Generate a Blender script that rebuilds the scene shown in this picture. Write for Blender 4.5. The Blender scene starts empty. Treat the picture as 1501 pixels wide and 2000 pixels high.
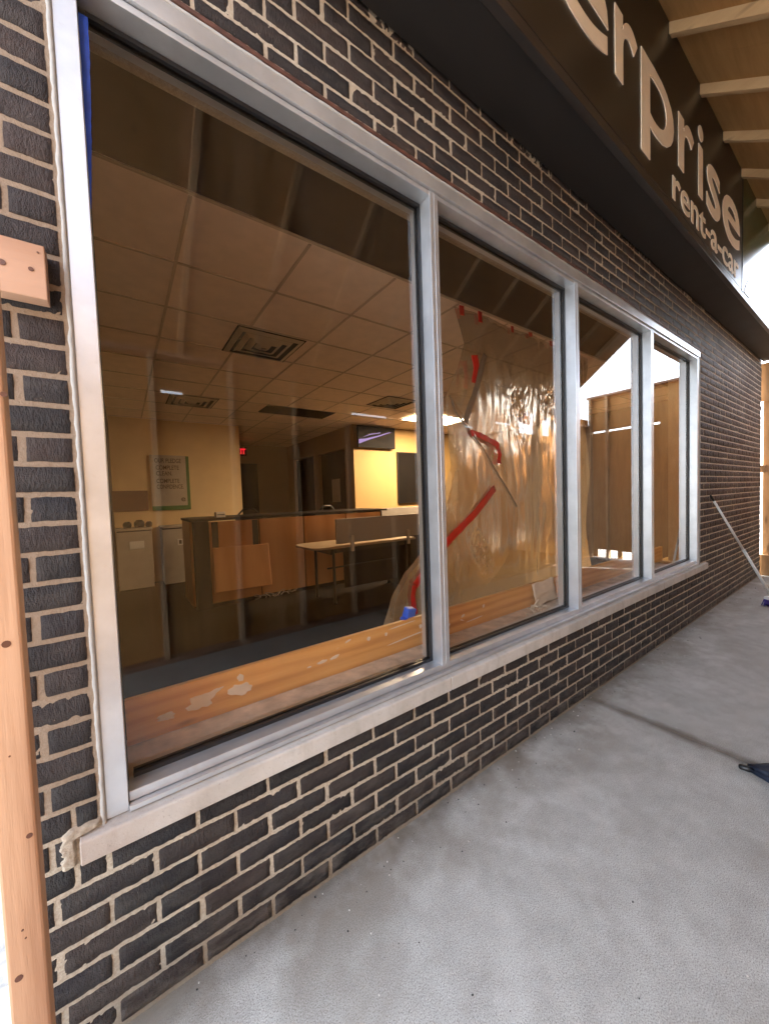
import bpy, bmesh, math, random
from mathutils import Vector, Matrix, noise

random.seed(7)
sc = bpy.context.scene
COL = sc.collection
PI = math.pi

# ------------------------------------------------------------------ helpers
def link(o, parent=None):
    COL.objects.link(o)
    if parent is not None:
        o.parent = parent
    return o

def tag(o, label=None, cat=None, group=None, kind=None):
    if label: o['label'] = label
    if cat: o['category'] = cat
    if group: o['group'] = group
    if kind: o['kind'] = kind
    return o

def thing(name, label, cat, group=None, loc=(0, 0, 0), rz=0.0):
    o = bpy.data.objects.new(name, None)
    o.empty_display_size = 0.1
    o.location = loc
    o.rotation_euler = (0, 0, rz)
    link(o)
    return tag(o, label, cat, group)

class MB:
    """collects shapes into one mesh"""
    def __init__(s):
        s.v = []; s.f = []; s.m = []
    def add(s, verts, faces, mi=0):
        b = len(s.v)
        s.v += [tuple(v) for v in verts]
        s.f += [tuple(b + i for i in f) for f in faces]
        s.m += [mi] * len(faces)
    def box(s, x0, x1, y0, y1, z0, z1, mi=0, front=None, mat=None):
        v = [(x0, y0, z0), (x1, y0, z0), (x1, y1, z0), (x0, y1, z0),
             (x0, y0, z1), (x1, y0, z1), (x1, y1, z1), (x0, y1, z1)]
        if mat is not None:
            v = [mat @ Vector(p) for p in v]
        f = [(0, 3, 2, 1), (4, 5, 6, 7), (0, 1, 5, 4), (1, 2, 6, 5), (2, 3, 7, 6), (3, 0, 4, 7)]
        b = len(s.m)
        s.add(v, f, mi)
        if front is not None:
            s.m[b + 2] = front
    def prism_x(s, prof, x0, x1, mi=0):
        """profile of (y,z) points, counter-clockwise seen from -x, swept from x0 to x1"""
        n = len(prof)
        v = [(x0, y, z) for y, z in prof] + [(x1, y, z) for y, z in prof]
        f = [(i, (i + 1) % n, n + (i + 1) % n, n + i) for i in range(n)]
        f += [tuple(range(n - 1, -1, -1)), tuple(range(n, 2 * n))]
        s.add(v, f, mi)
    def tube(s, pts, r, seg=12, mi=0, r2=None):
        pts = [Vector(p) for p in pts]
        n = len(pts)
        rings = []
        for i, p in enumerate(pts):
            d = (pts[min(i + 1, n - 1)] - pts[max(i - 1, 0)]).normalized()
            a = d.orthogonal().normalized() if i == 0 else (rings[-1][1] - d * rings[-1][1].dot(d)).normalized()
            rr = r[i] if isinstance(r, (list, tuple)) else (r if r2 is None else r + (r2 - r) * i / max(1, n - 1))
            rings.append((p, a, d.cross(a), rr))
        v = []
        for p, a, b, rr in rings:
            for k in range(seg):
                t = 2 * PI * k / seg
                v.append(p + (a * math.cos(t) + b * math.sin(t)) * rr)
        f = []
        for i in range(n - 1):
            for k in range(seg):
                f.append((i * seg + k, i * seg + (k + 1) % seg, (i + 1) * seg + (k + 1) % seg, (i + 1) * seg + k))
        f.append(tuple(range(seg - 1, -1, -1)))
        f.append(tuple((n - 1) * seg + k for k in range(seg)))
        s.add(v, f, mi)
    def build(s, name, mats, parent=None, smooth=False, bevel=0.0, bseg=2, auto=None):
        me = bpy.data.meshes.new(name)
        me.from_pydata(s.v, [], s.f)
        if not isinstance(mats, (list, tuple)):
            mats = [mats]
        for m in mats:
            me.materials.append(m)
        for p, mi in zip(me.polygons, s.m):
            p.material_index = mi
            p.use_smooth = smooth
        bm = bmesh.new(); bm.from_mesh(me)
        bmesh.ops.recalc_face_normals(bm, faces=bm.faces)
        bm.to_mesh(me); bm.free()
        me.update()
        o = bpy.data.objects.new(name, me)
        link(o, parent)
        if bevel > 0:
            md = o.modifiers.new('bevel', 'BEVEL')
            md.width = bevel; md.segments = bseg; md.limit_method = 'ANGLE'
            md.harden_normals = False
        return o

def bx(name, mat, parent, x0, x1, y0, y1, z0, z1, bevel=0.0):
    m = MB(); m.box(x0, x1, y0, y1, z0, z1)
    return m.build(name, mat, parent, bevel=bevel)

def cells(u0, u1, w0, w1, holes):
    """rectangles covering (u0..u1)x(w0..w1) except the holes; merged along u"""
    us = sorted({u0, u1} | {min(max(h[i], u0), u1) for h in holes for i in (0, 1)})
    ws = sorted({w0, w1} | {min(max(h[i], w0), w1) for h in holes for i in (2, 3)})
    out = []
    for a, b in zip(us, us[1:]):
        run = None
        for c, d in zip(ws, ws[1:]):
            cu, cw = (a + b) / 2, (c + d) / 2
            hit = any(h[0] < cu < h[1] and h[2] < cw < h[3] for h in holes)
            if hit:
                if run: out.append((a, b, run[0], run[1])); run = None
            else:
                run = (run[0], d) if run else (c, d)
        if run: out.append((a, b, run[0], run[1]))
    return out

# ------------------------------------------------------------------ node materials
class NT:
    def __init__(s, name):
        s.mat = bpy.data.materials.new(name)
        s.mat.use_nodes = True
        s.t = s.mat.node_tree
        s.t.nodes.clear()
        s.out = s.n('ShaderNodeOutputMaterial')
        s.co = s.n('ShaderNodeTexCoord').outputs['Object']
        s.pos = s.n('ShaderNodeNewGeometry').outputs['Position']
    def n(s, ty, **kw):
        nd = s.t.nodes.new(ty)
        for k, v in kw.items():
            if hasattr(nd, k): setattr(nd, k, v)
        return nd
    def l(s, a, b): s.t.links.new(a, b)
    def setin(s, nd, key, v):
        i = nd.inputs[key]
        if hasattr(v, 'is_output') or isinstance(v, bpy.types.NodeSocket): s.l(v, i)
        else: i.default_value = v
    def map(s, vec, scale=(1, 1, 1), rot=(0, 0, 0), loc=(0, 0, 0)):
        m = s.n('ShaderNodeMapping')
        s.l(vec, m.inputs['Vector'])
        m.inputs['Scale'].default_value = scale
        m.inputs['Rotation'].default_value = rot
        m.inputs['Location'].default_value = loc
        return m.outputs[0]
    def noise(s, vec, scale, detail=4, rough=.55, dist=0, col=False):
        t = s.n('ShaderNodeTexNoise')
        s.l(vec, t.inputs['Vector'])
        t.inputs['Scale'].default_value = scale
        t.inputs['Detail'].default_value = detail
        t.inputs['Roughness'].default_value = rough
        t.inputs['Distortion'].default_value = dist
        return t.outputs['Color' if col else 'Fac']
    def voro(s, vec, scale, feature='F1', out='Distance', rand=1):
        t = s.n('ShaderNodeTexVoronoi'); t.feature = feature
        s.l(vec, t.inputs['Vector']); t.inputs['Scale'].default_value = scale
        t.inputs['Randomness'].default_value = rand
        return t.outputs[out]
    def ramp(s, fac, stops, interp='LINEAR'):
        r = s.n('ShaderNodeValToRGB')
        r.color_ramp.interpolation = interp
        e = r.color_ramp.elements
        while len(e) < len(stops): e.new(.5)
        for el, (p, c) in zip(e, stops):
            el.position = p
            el.color = (c[0], c[1], c[2], 1) if isinstance(c, (tuple, list)) else (c, c, c, 1)
        s.l(fac, r.inputs[0])
        return r.outputs[0]
    def mix(s, fac, a, b, mode='MIX'):
        m = s.n('ShaderNodeMix'); m.data_type = 'RGBA'; m.blend_type = mode
        for i, v in ((0, fac), (6, a), (7, b)):
            if isinstance(v, bpy.types.NodeSocket): s.l(v, m.inputs[i])
            elif i == 0: m.inputs[0].default_value = v
            else: m.inputs[i].default_value = (v[0], v[1], v[2], 1) if isinstance(v, (tuple, list)) else (v, v, v, 1)
        return m.outputs[2]
    def math(s, op, a, b=0.0, c=None, clamp=False):
        m = s.n('ShaderNodeMath'); m.operation = op; m.use_clamp = clamp
        for i, v in enumerate((a, b) if c is None else (a, b, c)):
            if isinstance(v, bpy.types.NodeSocket): s.l(v, m.inputs[i])
            else: m.inputs[i].default_value = v
        return m.outputs[0]
    def sep(s, vec):
        x = s.n('ShaderNodeSeparateXYZ'); s.l(vec, x.inputs[0]); return x.outputs
    def bump(s, h, strength=.3, dist=.01, nrm=None):
        b = s.n('ShaderNodeBump')
        b.inputs['Strength'].default_value = strength
        b.inputs['Distance'].default_value = dist
        s.l(h, b.inputs['Height'])
        if nrm is not None: s.l(nrm, b.inputs['Normal'])
        return b.outputs[0]
    def pbsdf(s, color, rough=.5, metal=0.0, nrm=None, spec=.5, **kw):
        p = s.n('ShaderNodeBsdfPrincipled')
        for k, v in (('Base Color', color), ('Roughness', rough), ('Metallic', metal), ('Specular IOR Level', spec)):
            if isinstance(v, (tuple, list)): v = (v[0], v[1], v[2], 1)
            s.setin(p, k, v)
        for k, v in kw.items():
            s.setin(p, k.replace('_', ' '), v)
        if nrm is not None: s.l(nrm, p.inputs['Normal'])
        return p.outputs[0]
    def done(s, sh):
        s.l(sh, s.out.inputs[0]); return s.mat

def mat_plain(name, col, rough=.5, metal=0.0, var=.12, scale=14, bump=.05, spec=.5):
    t = NT(name)
    nz = t.noise(t.pos, scale, 5)
    c = t.mix(t.ramp(nz, [(.3, 0), (.7, 1)]), tuple(x * (1 - var) for x in col), tuple(min(1, x * (1 + var)) for x in col))
    fine = t.noise(t.pos, scale * 14, 3)
    r = t.math('ADD', t.math('MULTIPLY', nz, .14), rough - .07)
    return t.done(t.pbsdf(c, r, metal, t.bump(fine, bump, .003), spec))

def mat_wood(name, dark, light, axis='x', scale=1.0, rough=.55, knots=.6, ring=5.0):
    """sawn timber, grain running along an axis; knots and growth bands"""
    t = NT(name)
    st = {'x': (.9, 14, 14), 'y': (14, .9, 14), 'z': (14, 14, .9)}[axis]
    v = t.map(t.pos, tuple(a * scale for a in st))
    warp = t.noise(t.map(t.pos, tuple(a * scale * .18 for a in st)), 1.6, 3)
    w = t.n('ShaderNodeTexWave'); w.wave_type = 'BANDS'
    w.bands_direction = {'x': 'Z', 'y': 'X', 'z': 'X'}[axis]
    t.l(t.map(t.pos, tuple((.35 if a < 1 else 1) * scale for a in st)), w.inputs['Vector'])
    w.inputs['Scale'].default_value = ring; w.inputs['Distortion'].default_value = 9
    w.inputs['Detail'].default_value = 3; w.inputs['Detail Scale'].default_value = .7
    g = t.noise(v, 2.2, 6, .62)
    f = t.math('ADD', t.math('MULTIPLY', w.outputs['Fac'], .38), t.math('ADD', t.math('MULTIPLY', g, .5), t.math('MULTIPLY', warp, .22)), clamp=True)
    c = t.ramp(f, [(.25, dark), (.5, tuple((a + b) / 2 for a, b in zip(dark, light))), (.82, light)])
    ks = {'x': (2.2, 9, 9), 'y': (9, 2.2, 9), 'z': (9, 9, 2.2)}[axis]
    k = t.voro(t.map(t.pos, ks), .9)
    kf = t.ramp(k, [(.05, knots), (.12, knots * .35), (.17, 0)])
    c = t.mix(kf, c, tuple(x * .22 for x in dark))
    fine = t.noise(v, 9, 4)
    return t.done(t.pbsdf(c, rough, 0, t.bump(t.math('ADD', fine, f), .25, .004), .3))

def mat_brick():
    t = NT('dark_brick')
    at = t.n('ShaderNodeAttribute'); at.attribute_name = 'tone'
    tone = at.outputs['Fac']
    big = t.noise(t.pos, 3.0, 3)
    mid = t.noise(t.pos, 38, 5, .6)
    c = t.ramp(tone, [(0, (.011, .010, .011)), (.30, (.015, .0135, .0145)), (.55, (.019, .0165, .017)), (.80, (.026, .0195, .018)), (.92, (.032, .024, .022)), (1, (.014, .0145, .018))])
    c = t.mix(t.ramp(mid, [(.35, 0), (.75, .8)]), c, t.mix(1.0, c, 1.9, 'MULTIPLY'))
    # dusty smears of mortar and splashes near the ground
    z = t.sep(t.pos)[2]
    low = t.ramp(z, [(.0, .62), (.10, .25), (.32, .06), (.6, 0)])
    sm = t.ramp(t.noise(t.map(t.pos, (1, 1, 2.6)), 9, 6, .65), [(.42, 0), (.72, 1)])
    xx = t.sep(t.pos)[0]
    sheen = t.math('MULTIPLY', t.ramp(t.math('MULTIPLY', xx, .1), [(.30, 0), (.62, .34)]), t.ramp(t.noise(t.map(t.pos, (1, 1, .6)), 1.4, 3), [(.32, .25), (.6, 1)]))  # pale sheen of light on the far right bricks, put into their colour
    dust_sheen = t.math('ADD', t.math('MULTIPLY', sm, t.math('ADD', low, .12)), sheen, clamp=True)
    c = t.mix(dust_sheen, c, (.22, .205, .18))
    spk = t.ramp(t.voro(t.pos, 95), [(.06, 1), (.11, 0)])
    spk = t.math('MULTIPLY', spk, t.ramp(t.noise(t.pos, 16, 2), [(.58, 0), (.66, .7)]))
    c = t.mix(spk, c, (.42, .39, .33))
    c = t.mix(t.ramp(big, [(.4, 0), (.75, .35)]), c, (.06, .042, .038))
    # wire-cut face: torn vertical texture
    h = t.math('ADD', t.noise(t.map(t.pos, (1.5, 1.5, .55)), 120, 5, .65), t.math('MULTIPLY', t.noise(t.pos, 420, 3), .5))
    c = t.mix(t.ramp(z, [(.55, 0), (.95, .55)]), c, t.mix(1.0, c, (1.15, .92, .83), 'MULTIPLY'))
    r = t.math('ADD', t.math('MULTIPLY', mid, .35), .42)
    return t.done(t.pbsdf(c, r, 0, t.bump(h, 1.0, .008), .28))

def mat_mortar():
    t = NT('cream_mortar')
    a = t.noise(t.pos, 7, 5); b = t.noise(t.pos, 130, 4, .7)
    c = t.mix(t.ramp(a, [(.3, 0), (.7, 1)]), (.44, .39, .31), (.63, .58, .48))
    c = t.mix(t.ramp(b, [(.35, .6), (.6, 0)]), c, (.22, .175, .13))
    c = t.mix(t.ramp(t.noise(t.pos, 2.2, 5, .65), [(.48, 0), (.7, .5)]), c, (.22, .18, .14))
    z = t.sep(t.pos)[2]
    c = t.mix(t.ramp(z, [(0, .75), (.09, .35), (.2, 0)]), c, (.17, .155, .13))
    c = t.mix(t.ramp(z, [(.62, 0), (.80, .25), (.95, .45)]), c, (.34, .26, .19))
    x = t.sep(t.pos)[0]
    pier_shade = t.math('MULTIPLY', t.ramp(t.math('ADD', x, 1.7), [(.49, 1), (.53, 0)]), t.ramp(t.math('ADD', z, t.math('MULTIPLY', a, .2)), [(.55, 0), (.75, .72)]))  # pier joints browner: shade and bounced brown light put into the mortar colour
    c = t.mix(pier_shade, c, (.17, .115, .078))
    return t.done(t.pbsdf(c, .95, 0, t.bump(b, .7, .004), .2))

def mat_concrete():
    t = NT('sidewalk_concrete')
    x, y, z = t.sep(t.pos)
    a = t.noise(t.pos, 1.3, 6, .6); b = t.noise(t.pos, 11, 6, .62); f = t.noise(t.pos, 300, 2, .7)
    c = t.mix(t.ramp(a, [(.3, 0), (.7, 1)]), (.455, .472, .448), (.59, .612, .592))
    c = t.mix(t.ramp(b, [(.35, .55), (.62, 0)]), c, (.37, .362, .345))
    c = t.mix(t.ramp(f, [(.36, .9), (.50, 0)]), c, (.22, .215, .20))
    c = t.mix(t.ramp(f, [(.58, 0), (.68, .6)]), c, (.80, .80, .78))
    # aggregate and dark specks
    s1 = t.ramp(t.voro(t.pos, 60), [(.05, 1), (.10, 0)])
    s1 = t.math('MULTIPLY', s1, t.ramp(t.noise(t.pos, 23, 2), [(.55, 0), (.62, 1)]))
    c = t.mix(s1, c, (.075, .07, .062))
    s2 = t.ramp(t.voro(t.map(t.pos, loc=(3, 5, 1)), 85), [(.05, 1), (.09, 0)])
    s2 = t.math('MULTIPLY', s2, t.ramp(t.noise(t.pos, 31, 2), [(.60, 0), (.66, .8)]))
    c = t.mix(s2, c, (.75, .75, .72))
    # dirt along the foot of the wall
    wob = t.math('MULTIPLY', t.math('SUBTRACT', t.noise(t.pos, 5, 5, .6), .5), .22)
    dw = t.ramp(t.math('ADD', t.math('ABSOLUTE', y), wob), [(.0, .85), (.035, .6), (.11, .12), (.24, 0)])
    c = t.mix(dw, c, (.12, .105, .085))
    # brown water stain following the control joint
    jx = t.math('ABSOLUTE', t.math('SUBTRACT', x, t.math('ADD', 1.245, t.math('MULTIPLY', t.math('SUBTRACT', t.noise(t.pos, 4.5, 3), .5), .07))))
    js = t.ramp(t.math('ADD', jx, t.math('MULTIPLY', wob, .45)), [(.0, .85), (.022, .62), (.055, .16), (.15, 0)])
    c = t.mix(js, c, (.13, .105, .078))
    ny = t.ramp(t.math('ABSOLUTE', y), [(.05, 1), (.42, 0)])
    wet = t.math('MULTIPLY', ny, t.ramp(t.noise(t.map(t.pos, (1.2, 1.2, 1), loc=(2.2, 0, 0)), 2.1, 5, .6), [(.46, 0), (.60, .75)]))
    c = t.mix(wet, c, (.20, .175, .14))
    # large soft damp marks
    dm = t.ramp(t.noise(t.map(t.pos, (1.0, 1.7, 1), loc=(.8, .2, 0)), 1.7, 6, .62, .7), [(.55, 0), (.70, .55)])
    c = t.mix(dm, c, (.30, .285, .25))
    far = t.math('MULTIPLY', t.ramp(t.math('MULTIPLY', x, .1), [(.15, 0), (.5, .75)]), t.ramp(t.noise(t.map(t.pos, (.7, 2.2, 1)), 1.8, 4), [(.35, .15), (.62, 1)]))
    c = t.mix(far, c, (.27, .255, .225))
    pale = t.ramp(t.noise(t.map(t.pos, (1, 1, 1), loc=(4, 2, 0)), 2.6, 5, .6), [(.57, 0), (.74, .35)])
    c = t.mix(pale, c, (.76, .77, .75))
    h = t.math('ADD', t.math('MULTIPLY', b, .5), t.math('MULTIPLY', f, .7))
    return t.done(t.pbsdf(c, t.math('ADD', t.math('MULTIPLY', a, .2), .62), 0, t.bump(h, .20, .004), .3))

def mat_alu():
    t = NT('clear_anodised_aluminium')
    v = t.map(t.pos, (1, 1, 1))
    br = t.noise(t.map(t.pos, (60, 60, 2)), 4, 3)
    sm = t.noise(t.pos, 6, 5, .6)
    c = t.mix(t.ramp(sm, [(.35, 0), (.7, 1)]), (.50, .525, .56), (.63, .655, .69))
    c = t.mix(t.ramp(t.noise(t.pos, 30, 6, .7), [(.60, 0), (.75, .35)]), c, (.42, .41, .40))
    r = t.math('ADD', t.math('MULTIPLY', sm, .12), .30)
    return t.done(t.pbsdf(c, r, .72, t.bump(br, .05, .001), .5))

def mat_glass():
    """insulated bronze glazing, front face: four reflecting surfaces and a bronze tint"""
    t = NT('bronze_glazing')
    bk = t.n('ShaderNodeNewGeometry').outputs['Backfacing']
    fr = t.n('ShaderNodeFresnel')          # the same loss from either side of the thin pane
    t.l(t.math('ADD', 1.5, t.math('MULTIPLY', bk, 1 / 1.5 - 1.5)), fr.inputs['IOR'])
    F = fr.outputs[0]
    R = t.math('MULTIPLY', F, t.math('ADD', 1.05, t.math('MULTIPLY', F, 3.2)), clamp=True)
    tr = t.n('ShaderNodeBsdfTransparent'); tr.inputs[0].default_value = (.97, .88, .77, 1)
    gl = t.n('ShaderNodeBsdfGlossy'); gl.inputs['Roughness'].default_value = .0
    gl.inputs[0].default_value = (.97, .95, .93, 1)
    b = t.bump(t.noise(t.pos, 1.2, 2), .006, .02)
    t.l(b, gl.inputs['Normal'])
    mx = t.n('ShaderNodeMixShader')
    t.l(R, mx.inputs[0]); t.l(tr.outputs[0], mx.inputs[1]); t.l(gl.outputs[0], mx.inputs[2])
    # thin film of dust and wiping streaks
    d = t.n('ShaderNodeBsdfDiffuse'); d.inputs[0].default_value = (.55, .5, .45, 1)
    st = t.noise(t.map(t.pos, (9, 1, .6)), 2.5, 5, .6)
    m2 = t.n('ShaderNodeMixShader')
    t.l(t.ramp(st, [(.45, .0), (.8, .012)]), m2.inputs[0])
    t.l(mx.outputs[0], m2.inputs[1]); t.l(d.outputs[0], m2.inputs[2])
    return t.done(m2.outputs[0])

def mat_clear():
    t = NT('glazing_back')
    tr = t.n('ShaderNodeBsdfTransparent'); tr.inputs[0].default_value = (.97, .96, .95, 1)
    return t.done(tr.outputs[0])

def mat_plastic_sheet():
    t = NT('clear_poly_sheeting')
    tr = t.n('ShaderNodeBsdfTransparent'); tr.inputs[0].default_value = (.98, .97, .95, 1)
    tl = t.n('ShaderNodeBsdfTranslucent'); tl.inputs[0].default_value = (.80, .68, .50, 1)
    df = t.n('ShaderNodeBsdfDiffuse'); df.inputs[0].default_value = (.80, .70, .55, 1)
    gl = t.n('ShaderNodeBsdfGlossy'); gl.inputs['Roughness'].default_value = .17
    h = t.noise(t.map(t.pos, (1, 1, .5)), 22, 5, .6, .8)
    nb = t.bump(h, .16, .010)
    for k in (tl, df, gl): t.l(nb, k.inputs['Normal'])
    a = t.n('ShaderNodeMixShader'); a.inputs[0].default_value = .68
    t.l(tl.outputs[0], a.inputs[1]); t.l(df.outputs[0], a.inputs[2])
    b = t.n('ShaderNodeMixShader')
    t.l(t.ramp(t.noise(t.pos, 5, 4), [(.3, .30), (.7, .44)]), b.inputs[0])
    t.l(tr.outputs[0], b.inputs[1]); t.l(a.outputs[0], b.inputs[2])
    lw = t.n('ShaderNodeLayerWeight'); lw.inputs[0].default_value = .35
    t.l(nb, lw.inputs['Normal'])
    c = t.n('ShaderNodeMixShader')
    t.l(t.math('ADD', t.math('MULTIPLY', lw.outputs['Fresnel'], .5), .045, clamp=True), c.inputs[0])
    t.l(b.outputs[0], c.inputs[1]); t.l(gl.outputs[0], c.inputs[2])
    return t.done(c.outputs[0])

def mat_emit(name, col, strength):
    t = NT(name)
    e = t.n('ShaderNodeEmission'); e.inputs[0].default_value = (*col, 1); e.inputs[1].default_value = strength
    return t.done(e.outputs[0])

def mat_ply(name, dark, light, axis='z'):
    t = NT(name)
    st = {'x': (.8, 7, 7), 'z': (7, 7, .8)}[axis]
    g = t.noise(t.map(t.pos, st), 1.8, 7, .62, .6)
    big = t.noise(t.pos, .9, 3)
    w = t.noise(t.map(t.pos, tuple(a * 4 for a in st)), 2.5, 4)
    f = t.math('ADD', t.math('MULTIPLY', g, .7), t.math('MULTIPLY', t.math('ADD', big, w), .18), clamp=True)
    c = t.ramp(f, [(.3, dark), (.75, light)])
    k = t.ramp(t.voro(t.map(t.pos, (1.6, 1.6, .7)), 2.0), [(.03, .6), (.07, 0)])
    c = t.mix(k, c, tuple(x * .35 for x in dark))
    return t.done(t.pbsdf(c, .6, 0, t.bump(w, .2, .003), .3))

def mat_acrylic():
    t = NT('black_sign_face')
    c = t.mix(t.noise(t.pos, 3, 3), (.011, .010, .009), (.019, .017, .015))
    b = t.bump(t.noise(t.pos, 60, 3), .06, .002)
    return t.done(t.pbsdf(c, .34, 0, b, .5))

def mat_plank():
    """finger of pine with drywall compound smeared over it"""
    t = NT('pine_board_with_compound')
    v = t.map(t.pos, (.7, 12, 12))
    w = t.n('ShaderNodeTexWave'); w.bands_direction = 'Z'
    t.l(t.map(t.pos, (.5, 1, 7)), w.inputs['Vector'])
    w.inputs['Scale'].default_value = 1.1; w.inputs['Distortion'].default_value = 10; w.inputs['Detail'].default_value = 2.5
    w.inputs['Detail Scale'].default_value = .8
    g = t.noise(v, 3, 6)
    f = t.math('ADD', t.math('MULTIPLY', w.outputs['Fac'], .22), t.math('MULTIPLY', g, .72), clamp=True)
    c = t.ramp(f, [(.15, (.44, .22, .065)), (.5, (.66, .40, .14)), (.85, (.76, .50, .21))])
    k = t.ramp(t.voro(t.map(t.pos, (2.4, 6, 7)), 1.0), [(.035, .9), (.075, .35), (.11, 0)])
    c = t.mix(k, c, (.07, .025, .010))
    sp = t.noise(t.map(t.pos, (3.2, 4, 8), loc=(1.3, 0, .4)), 2.3, 3, .5, .5)
    c = t.mix(t.ramp(sp, [(.72, 0), (.74, .8)]), c, (.74, .70, .64))
    return t.done(t.pbsdf(c, .5, 0, t.bump(f, .15, .003), .35))

M = {}
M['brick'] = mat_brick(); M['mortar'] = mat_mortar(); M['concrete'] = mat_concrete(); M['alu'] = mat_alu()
M['glass'] = mat_glass(); M['clear'] = mat_clear(); M['sheet'] = mat_plastic_sheet()
def mat_stone():
    t = NT('limestone_sill')
    x, y, z = t.sep(t.pos)
    c = t.mix(t.ramp(t.noise(t.pos, 5, 6, .6), [(.3, 0), (.7, 1)]), (.40, .38, .35), (.56, .54, .51))
    c = t.mix(t.ramp(t.noise(t.map(t.pos, (1, 1, .3)), 26, 5, .65), [(.5, 0), (.75, .45)]), c, (.30, .27, .235))
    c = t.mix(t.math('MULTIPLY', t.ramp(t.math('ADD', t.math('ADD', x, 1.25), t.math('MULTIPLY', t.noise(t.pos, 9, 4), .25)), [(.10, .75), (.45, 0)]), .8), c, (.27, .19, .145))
    c = t.mix(t.ramp(t.noise(t.pos, 150, 3, .7), [(.62, 0), (.72, .5)]), c, (.18, .165, .15))
    return t.done(t.pbsdf(c, .85, 0, t.bump(t.noise(t.pos, 90, 4, .7), .4, .003), .25))
M['stone'] = mat_stone()
M['caulk'] = mat_plain('grey_caulk', (.36, .355, .34), .75, 0, .1, 30, .2)
M['rubber'] = mat_plain('black_gasket', (.010, .010, .012), .45, 0, .1, 20, .05)
M['lintel'] = mat_plain('rust_brown_steel', (.085, .033, .022), .6, 0, .45, 22, .5)
M['soffit'] = mat_plain('brown_black_metal', (.010, .0085, .008), .55, 0, .2, 5, .15)
M['fascia'] = mat_plain('dark_bronze_trim', (.035, .030, .028), .35, .3, .15, 8, .05)
M['acrylic'] = mat_acrylic()
M['letter'] = mat_plain('cream_letter_face', (.93, .82, .67), .5, 0, .05, 8, .05)
M['logo'] = mat_plain('white_logo_face', (.80, .78, .70), .35, 0, .03, 8, .03)
M['green'] = mat_plain('green_logo_panel', (.012, .05, .025), .16, 0, .1, 6, .04)
M['pine_z'] = mat_wood('pine_upright', (.30, .155, .085), (.52, .325, .205), 'z', .8, .6, .8, 5.0)
M['pine_x'] = mat_wood('pine_blocking', (.30, .16, .095), (.45, .275, .185), 'x', .6, .6, .8, 3.0)
M['oldpine'] = mat_wood('weathered_pine', (.26, .145, .065), (.40, .235, .115), 'z', .8)
M['stud'] = mat_wood('framing_stud', (.48, .30, .155), (.68, .48, .29), 'z', .8)
M['rafter'] = mat_wood('framing_rafter', (.42, .27, .135), (.58, .39, .21), 'y', .8)
M['deck'] = mat_ply('roof_sheathing', (.34, .175, .06), (.52, .30, .12), 'x')
M['ply'] = mat_ply('plywood_hoarding', (.40, .18, .045), (.66, .35, .115), 'z')
M['asphalt'] = mat_plain('gravel_lot', (.34, .33, .31), .9, 0, .25, 40, .4)
M['outwall'] = mat_plain('dark_back_wall', (.06, .05, .05), .9, 0, .2, 6, .2)
M['carpet'] = mat_plain('charcoal_carpet', (.009, .0085, .0085), 1.0, 0, .35, 60, .3, .03)
M['tile'] = mat_plain('ceiling_tile', (.82, .70, .63), .9, 0, .06, 9, .2)
M['tbar'] = mat_plain('ceiling_bar', (.50, .42, .35), .6, 0, .06, 9, .05)
M['vent'] = mat_plain('vent_metal', (.42, .37, .30), .5, 0, .1, 9, .05)
M['dark'] = mat_plain('dark_void', (.006, .0055, .0055), .9, 0, .1, 9, .05, .05)
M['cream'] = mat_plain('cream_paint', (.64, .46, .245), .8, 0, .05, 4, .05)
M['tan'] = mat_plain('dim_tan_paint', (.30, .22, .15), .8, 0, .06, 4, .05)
M['yellow'] = mat_plain('yellow_paint', (.31, .20, .075), .75, 0, .04, 4, .05)
M['intsill'] = mat_plain('plastered_sill', (.64, .58, .53), .85, 0, .28, 13, .4)
M['drywall'] = mat_plain('shaded_bulkhead', (.055, .042, .034), .9, 0, .12, 5, .1)
M['plank'] = mat_plank()
M['counter'] = mat_wood('cherry_laminate', (.54, .25, .095), (.70, .38, .165), 'z', .45, .45, 0, 2.0)
M['darklam'] = mat_plain('dark_laminate', (.009, .007, .007), .5, 0, .15, 8, .05, .2)
M['greylam'] = mat_plain('grey_bracket', (.03, .031, .034), .5, 0, .1, 8, .05)
M['screenfab'] = mat_plain('grey_divider_fabric', (.30, .27, .24), .9, 0, .1, 90, .3)
M['tabletop'] = mat_plain('pale_tabletop', (.34, .25, .155), .4, 0, .08, 9, .05)
M['blackmetal'] = mat_plain('black_steel', (.014, .013, .013), .4, .3, .1, 9, .05)
M['white'] = mat_plain('white_enamel', (.40, .35, .30), .5, 0, .06, 8, .05)
M['paper'] = mat_plain('white_paper', (.70, .68, .64), .85, 0, .06, 18, .2)
M['redtape'] = mat_plain('red_tape', (.55, .012, .014), .35, 0, .15, 18, .3)
M['greytape'] = mat_plain('grey_tape', (.16, .14, .125), .4, 0, .15, 18, .3)
M['brightblue'] = mat_plain('bright_blue', (.03, .12, .85), .5, 0, .15, 18, .3)
M['tv'] = mat_plain('tv_black', (.004, .004, .005), .7, 0, .1, 9, .02, .12)
M['tvstreak'] = mat_emit('tv_streak', (.42, .32, .72), .085)
M['exit'] = mat_emit('exit_red', (1.0, .02, .04), .10)
M['troffer'] = mat_emit('warm_troffer', (1.0, .79, .54), 13.0)
M['postergreen'] = mat_plain('green_mount', (.035, .12, .02), .6, 0, .1, 9, .05)
M['ink'] = mat_plain('poster_ink', (.09, .06, .03), .7, 0, .1, 9, .02)
M['brownpanel'] = mat_plain('brown_board', (.10, .035, .018), .5, 0, .15, 9, .05)
M['polewhite'] = mat_plain('white_pole', (.74, .75, .74), .35, 0, .04, 9, .03)
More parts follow.
